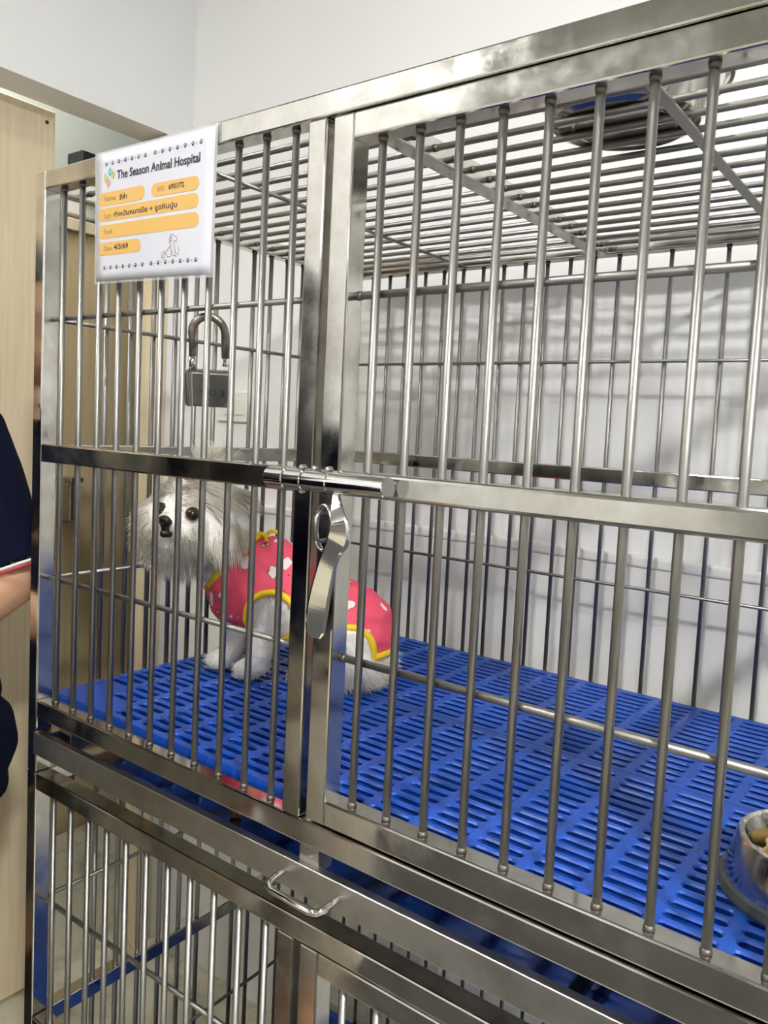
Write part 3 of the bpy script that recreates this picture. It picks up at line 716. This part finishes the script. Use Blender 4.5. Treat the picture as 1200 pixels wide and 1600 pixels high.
# spine ribbon along the back of the dress
# long hair: tapered strands, grown from the body surface
def strands(name, roots, parent, mtl):
    bm_v = []; bm_f = []
    for p, n_, ln, dr, rad in roots:
        k = 5; pts = []; cur = V(p); d = V(n_).normalized(); tgt = V(dr).normalized()
        for i in range(k + 1):
            pts.append(cur.copy()); t = (i + 1) / k
            dd = (d * (1 - t) * .8 + tgt * (t + .25)).normalized(); cur = cur + dd * ln / k
        base = len(bm_v)
        for i, q_ in enumerate(pts[:-1]):
            t = (pts[min(i + 1, k)] - pts[max(i - 1, 0)]).normalized()
            u = t.orthogonal().normalized(); s = t.cross(u); r_ = rad * (1 - .75 * (i / k))
            for j in range(3):
                a = 2.094 * j; bm_v.append(q_ + (u * math.cos(a) + s * math.sin(a)) * r_)
        bm_v.append(pts[-1])
        for i in range(k - 1):
            for j in range(3):
                a, c = base + i * 3 + j, base + i * 3 + (j + 1) % 3; bm_f.append((a, c, c + 3, a + 3))
        tip = len(bm_v) - 1
        for j in range(3): bm_f.append((base + (k - 1) * 3 + j, base + (k - 1) * 3 + (j + 1) % 3, tip))
    o_ = wl(parent); me = bpy.data.meshes.new(name); me.from_pydata([tuple(v - o_) for v in bm_v], [], bm_f); me.update()
    for p in me.polygons: p.use_smooth = True
    me.materials.append(mtl); o = bpy.data.objects.new(name, me); COL.objects.link(o); o.parent = parent; return o
bw = wl(bodyo); me = bodyo.data
pv = np.array([tuple(p.center) for p in me.polygons]) + np.array(bw); pn = np.array([tuple(p.normal) for p in me.polygons])
def surf(mask, n):
    idx = np.nonzero(mask)[0]; return rng.choice(idx, n)
X, Y, Zc = pv[:, 0], pv[:, 1], pv[:, 2]
headm = (Zc > .195) & (Y < .315) & ~((Zc < .245) & (Y > .275))
roots = []
eyes = [V((.1640, .1690, .2890)), V((.1030, .1560, .2920))]
sidev = V((.86, .075, 0)).normalized()
for i in surf(headm, 13000):
    p = V(pv[i]); n_ = V(pn[i]); rel = p - skull
    de = min((p - e).length for e in eyes); dn = min((p - NC).length, (p - V((.148, .127, .2575))).length)
    if de < .0155 or dn < .012: continue
    sd = rel.dot(sidev); fr = rel.dot(fdir); sg = math.copysign(1, sd + noise.noise(p * 60) * .006)
    rad = (p - NC - V((0, 0, .004))); rad = (rad - fdir * rad.dot(fdir)).normalized()
    if fr > .028 and rel.z < .012:          # muzzle and cheeks: away from the nose, then down
        tgt = rad * .8 + V((0, 0, -.55)); ln = .012 + .5 * min(.05, max(0, dn - .012)); lift = .25
        if de < .03: ln = .009
    elif rel.z > .012 and fr > .0:          # forehead: parted, swept to the sides
        tgt = sidev * sg * .9 + V((0, .15, .1 - abs(sd) * 14)); ln = .020 + .5 * abs(sd); lift = .12
        if de < .03: ln = .010
    elif rel.z < -.04:                      # beard and throat
        tgt = V((0, -.1, -1)) + rad * .25; ln = .016; lift = .2
    elif rel.z > .03:                       # crown
        tgt = sidev * sg * .9 + V((0, .2, -.35 - abs(sd) * 10)); ln = .055; lift = .10
    else:                                   # ears: a long smooth curtain
        tgt = V((0, 0, -1)) + sidev * sg * .06; ln = .052; lift = .08
    cl = V((noise.noise(p * 55), noise.noise(p * 55 + V((7, 3, 1))), noise.noise(p * 55 + V((2, 9, 4))))) * .30
    tgt = tgt.normalized() + n_ * lift + cl + V((random.uniform(-1, 1), random.uniform(-1, 1), random.uniform(-1, 1))) * .05
    d0 = (n_ * .45 + tgt.normalized() * .8)
    roots.append((p - n_ * .002, d0, ln * random.uniform(.7, 1.1), tgt, random.uniform(.0004, .0008)))
strands('head_hair', roots, DG, M_STRAND)
# tuft tied on the crown
roots = []
for k in range(420):
    a = random.uniform(0, 6.283); r_ = .014 * math.sqrt(random.random()); p = V((.1230 + r_ * math.cos(a), .2330 + r_ * math.sin(a), .345))
    w_ = random.random(); tgt = V((-.35, .1, .9)) if w_ < .6 else V((.75, .35, .6))
    roots.append((p, V((math.cos(a) * .4, math.sin(a) * .4, 1)), random.uniform(.045, .068), tgt + V((random.uniform(-.2, .2), random.uniform(-.2, .2), 0)), random.uniform(.0005, .0009)))
strands('topknot', roots, DG, M_STRAND)
roots = []
dressm = np.array([inside(V(p) - V(n_) * 0) for p, n_ in zip(pv, pn)])
bodym = (~dressm) & (Zc < .19) & (Zc > gz + .003)
for i in surf(bodym, 5200):
    p = V(pv[i]); n_ = V(pn[i]); ln = random.uniform(.005, .010); tgt = n_ * .6 + V((0, 0, -.6))
    if p.x > .325 and p.z < .06: ln = random.uniform(.014, .026); tgt = n_ * .7 + V((.4, -.1, -.35))
    tgt += V((random.uniform(-.3, .3), random.uniform(-.3, .3), random.uniform(-.2, .2)))
    if p.z + tgt.normalized().z * ln < gz + .001: tgt.z = .05
    roots.append((p - n_ * .001, n_, ln, tgt, random.uniform(.0003, .0006)))
strands('body_hair', roots, DG, M_STRAND)

# ------------------------------------------------------------------ people
def person(loc, yaw, label, H=1.80, long_hair=False, hem=.845, leg=.065, arms='bent', shirt_m=None, trouser_m=None):
    """built facing -Y at the origin, then turned about Z"""
    P_ = thing('person', loc, label, 'person'); k = H / 1.80
    rot = Matrix.Rotation(yaw, 4, 'Z')
    def W(p): return rot @ (V(p) * k) + V(loc)
    def cap(a, ra, c, rc): return (W(a), ra * k, W(c), rc * k)
    def ball(a, r_): return (W(a), r_ * k)
    L_sh = (.175, 0, 1.47); R_sh = (-.175, 0, 1.47)
    if arms == 'bent': arm = {1: ((.262, -.062, 1.232), (.085, -.205, 1.125)), -1: ((-.25, .0, 1.20), (-.17, -.20, 1.08))}
    else: arm = {1: ((.25, .01, 1.19), (.245, -.06, .95)), -1: ((-.25, .01, 1.19), (-.245, -.06, .95))}
    skin = [ball((0, -.005, 1.68), .080), ball((0, -.02, 1.70), .082), ball((0, .02, 1.71), .085), ball((0, -.045, 1.62), .055), ball((0, -.075, 1.585), .032), cap((0, .015, 1.60), .055, (0, .01, 1.46), .058),
            cap((0, -.098, 1.675), .009, (0, -.112, 1.645), .014), ball((.020, -.082, 1.605), .02), ball((-.020, -.082, 1.605), .02), cap((.088, .0, 1.69), .012, (.086, .0, 1.65), .012), cap((-.088, .0, 1.69), .012, (-.086, .0, 1.65), .012)]
    for s, S_ in ((1, L_sh), (-1, R_sh)):
        el, wr = arm[s]; skin += [cap(S_, .055, el, .043), cap(el, .043, tuple((V(el) * .6 + V(wr) * .4)), .043), cap(tuple((V(el) * .6 + V(wr) * .4)), .043, wr, .028)]
        d = (V(wr) - V(el)).normalized(); side = d.cross(V((0, 0, 1))).normalized() if abs(d.z) < .9 else V((0, 1, 0)); nrm = side.cross(d)
        pc = V(wr) + d * .05
        skin += [cap(wr, .027, tuple(pc + side * .012), .020), cap(wr, .027, tuple(pc - side * .012), .020), cap(tuple(pc + side * .02 + d * .02), .016, tuple(pc - side * .02 + d * .02), .016)]
        for j, (o_, ln) in enumerate(((-.030, .062), (-.010, .074), (.010, .070), (.030, .054))):
            a0 = pc + side * o_ + d * .030; a1 = a0 + d * ln * .5 - nrm * .006; a2 = a1 + d * ln * .42 - nrm * .020
            skin += [cap(tuple(a0), .0095, tuple(a1), .0090), cap(tuple(a1), .0090, tuple(a2), .0075)]
        t0 = V(wr) + d * .025 - side * .022 * s; t1 = t0 + d * .030 - side * .026 * s; t2 = t1 + d * .028 - side * .006 * s
        skin += [cap(tuple(t0), .013, tuple(t1), .011), cap(tuple(t1), .011, tuple(t2), .009)]
    for s in (1, -1): skin += [cap((.095 * s, 0, .90), .085, (.10 * s, -.01, .50), .058), cap((.10 * s, -.01, .50), .058, (.10 * s, .02, .10), .036), cap((.10 * s, .02, .075), .040, (.105 * s, -.13, .045), .032)]
    skin += [cap((0, 0, 1.40), .11, (0, .01, 1.0), .11), cap(L_sh, .055, R_sh, .055)]
    body = obj('body', fused(skin, .0062 * k, 3), M_SKIN, P_)
    # top with short sleeves
    sh = [cap((.115, 0, 1.475), .062, (-.115, 0, 1.475), .062), cap((.09, -.005, 1.38), .118, (-.09, -.005, 1.38), .118), cap((.075, .0, 1.20), .122, (-.075, .0, 1.20), .122), cap((.115, 0, 1.03), .125, (-.115, 0, 1.03), .125), cap((.148, 0, .93), .118, (-.148, 0, .93), .118), cap((.135, 0, .86), .122, (-.135, 0, .86), .122), cap((0, .0, 1.50), .070, (0, .0, 1.48), .09)]
    for s, S_ in ((1, L_sh), (-1, R_sh)):
        el = V(arm[s][0]); sh += [cap(S_, .072, tuple(V(S_).lerp(el, .97)), .063)]
    b = fused(sh, .0085 * k, 5)
    zh = W((0, 0, hem)).z
    # open neckline, hem and cuffs
    dele = [v for v in b.verts if v.co.z < zh or (v.co - W((0, -.02, 1.56))).length < .085 * k]
    for s in (1, -1):
        S_ = V(L_sh if s > 0 else R_sh); el = W(arm[s][0]); d = (el - W(tuple(S_))).normalized()
        dele += [v for v in b.verts if (v.co - el).dot(d) > -.018 and (v.co - el).length < .11 * k and (v.co - el).dot((W((s, 0, 0)) - W((0, 0, 0))).normalized()) > -.085]
    bmesh.ops.delete(b, geom=list(set(dele)), context='VERTS')
    for v in b.verts: v.co += v.normal * noise.noise(V((v.co.x * 9, v.co.y * 9, v.co.z * 5))) * .010
    bmesh.ops.solidify(b, geom=b.faces[:], thickness=.003)
    for f in b.faces: f.smooth = True
    shirt = obj('shirt', b, shirt_m or M_NAVY, P_)
    for s in (1, -1):
        S_ = V(L_sh if s > 0 else R_sh); el = V(arm[s][0]); c0 = W(tuple(S_.lerp(el, .93))); ax_ = (W(tuple(el)) - W(tuple(S_))).normalized(); u = ax_.orthogonal().normalized(); t_ = ax_.cross(u)
        for off_, nm, cc in ((0, 'cuff_piping', (.70, .69, .68)), (.006, 'cuff_stripe', (.42, .03, .04))):
            b = nb(); tube(b, [c0 + ax_ * off_ + (u * math.cos(a) + t_ * math.sin(a)) * .0655 * k for a in [2 * math.pi * i / 28 for i in range(28)]], .0028, 6, closed=True)
            pp = obj(nm, b, mat(nm, cc, .7), shirt); pp['label'] = 'white sleeve piping' if 'piping' in nm else 'red sleeve stripe'
    tr = [cap((.10, .0, .93), .114, (-.10, .0, .93), .114)] + ([cap((.075, 0, 1.10), .112, (-.075, 0, 1.10), .112)] if hem > 1 else [])
    for s in (1, -1): tr += [cap((.125 * s, 0, .88), .112, (.135 * s, -.005, .50), .092), cap((.135 * s, -.005, .50), .092, (.125 * s, .015, .09), .075)]
    b = fused(tr, .0085 * k, 5); bmesh.ops.delete(b, geom=[v for v in b.verts if v.co.z < W((0, 0, leg)).z], context='VERTS')
    for v in b.verts: v.co += v.normal * noise.noise(V((v.co.x * 10, v.co.y * 10, v.co.z * 7))) * .008
    obj('trousers', b, trouser_m or M_OLIVE, P_)
    for s in (1, -1):
        b = fused([cap((.10 * s, .03, .055), .050, (.10 * s, -.06, .045), .044), cap((.10 * s, -.06, .042), .044, (.107 * s, -.16, .036), .036)], .006 * k, 3)
        for v in b.verts: v.co.z = max(v.co.z, loc[2] + .001)
        obj('shoe', b, M_BLACK, P_)
    b = fused([ball((0, .025, 1.735), .092), ball((0, .055, 1.70), .082), ball((0, -.01, 1.765), .078), ball((.05, .04, 1.69), .052), ball((-.05, .04, 1.69), .052)] + ([cap((0, .06, 1.70), .085, (0, .075, 1.42), .075), cap((.06, .04, 1.70), .05, (.075, .06, 1.44), .055), cap((-.06, .04, 1.70), .05, (-.075, .06, 1.44), .055)] if long_hair else []), .006 * k, 3)
    bmesh.ops.delete(b, geom=[v for v in b.verts if (v.co - W((0, -.09, 1.66))).length < .075 * k], context='VERTS'); obj('hair', b, M_HAIRB, P_)
    for s in (1, -1):
        b = nb(); bmesh.ops.create_icosphere(b, subdivisions=2, radius=.0125 * k, matrix=Matrix.Translation(W((.030 * s, -.093, 1.685)))); obj('eye', b, M_EYE, P_, True)
    b = fused([cap((.02, -.101, 1.612), .0055, (-.02, -.101, 1.612), .0055)], .0025, 2); obj('lips', b, M_PINK, P_)
    return P_
b = nb(); bx(b, (-.6, -2.9, FLOOR + .0005), (3.0, -.62, FLOOR + .010), .003, 1)
tag(obj('added_dark_sheet', b, mat('added_sheet_dark', (.035, .033, .03), .7, bump=.3, bscale=120)), 'dark sheet added on the floor in front of the cages to darken the steel reflections', 'floor mat')  # unseen dark sheet, added so the lower rails reflect a dark floor
person((-.331, -.142, FLOOR), math.radians(62), 'person in a navy short-sleeved top beside the left end of the cages, arm bent', 1.80, arms='bent')
person((.10, -.40, FLOOR + .0), -.25, 'person in dark top and beige shorts standing with their back to the cages', 1.78, True, hem=1.10, leg=.55, arms='down', trouser_m=mat('beige_cloth', (.45, .40, .32), .85, bump=.3, bscale=400))
bpy.context.view_layer.update()
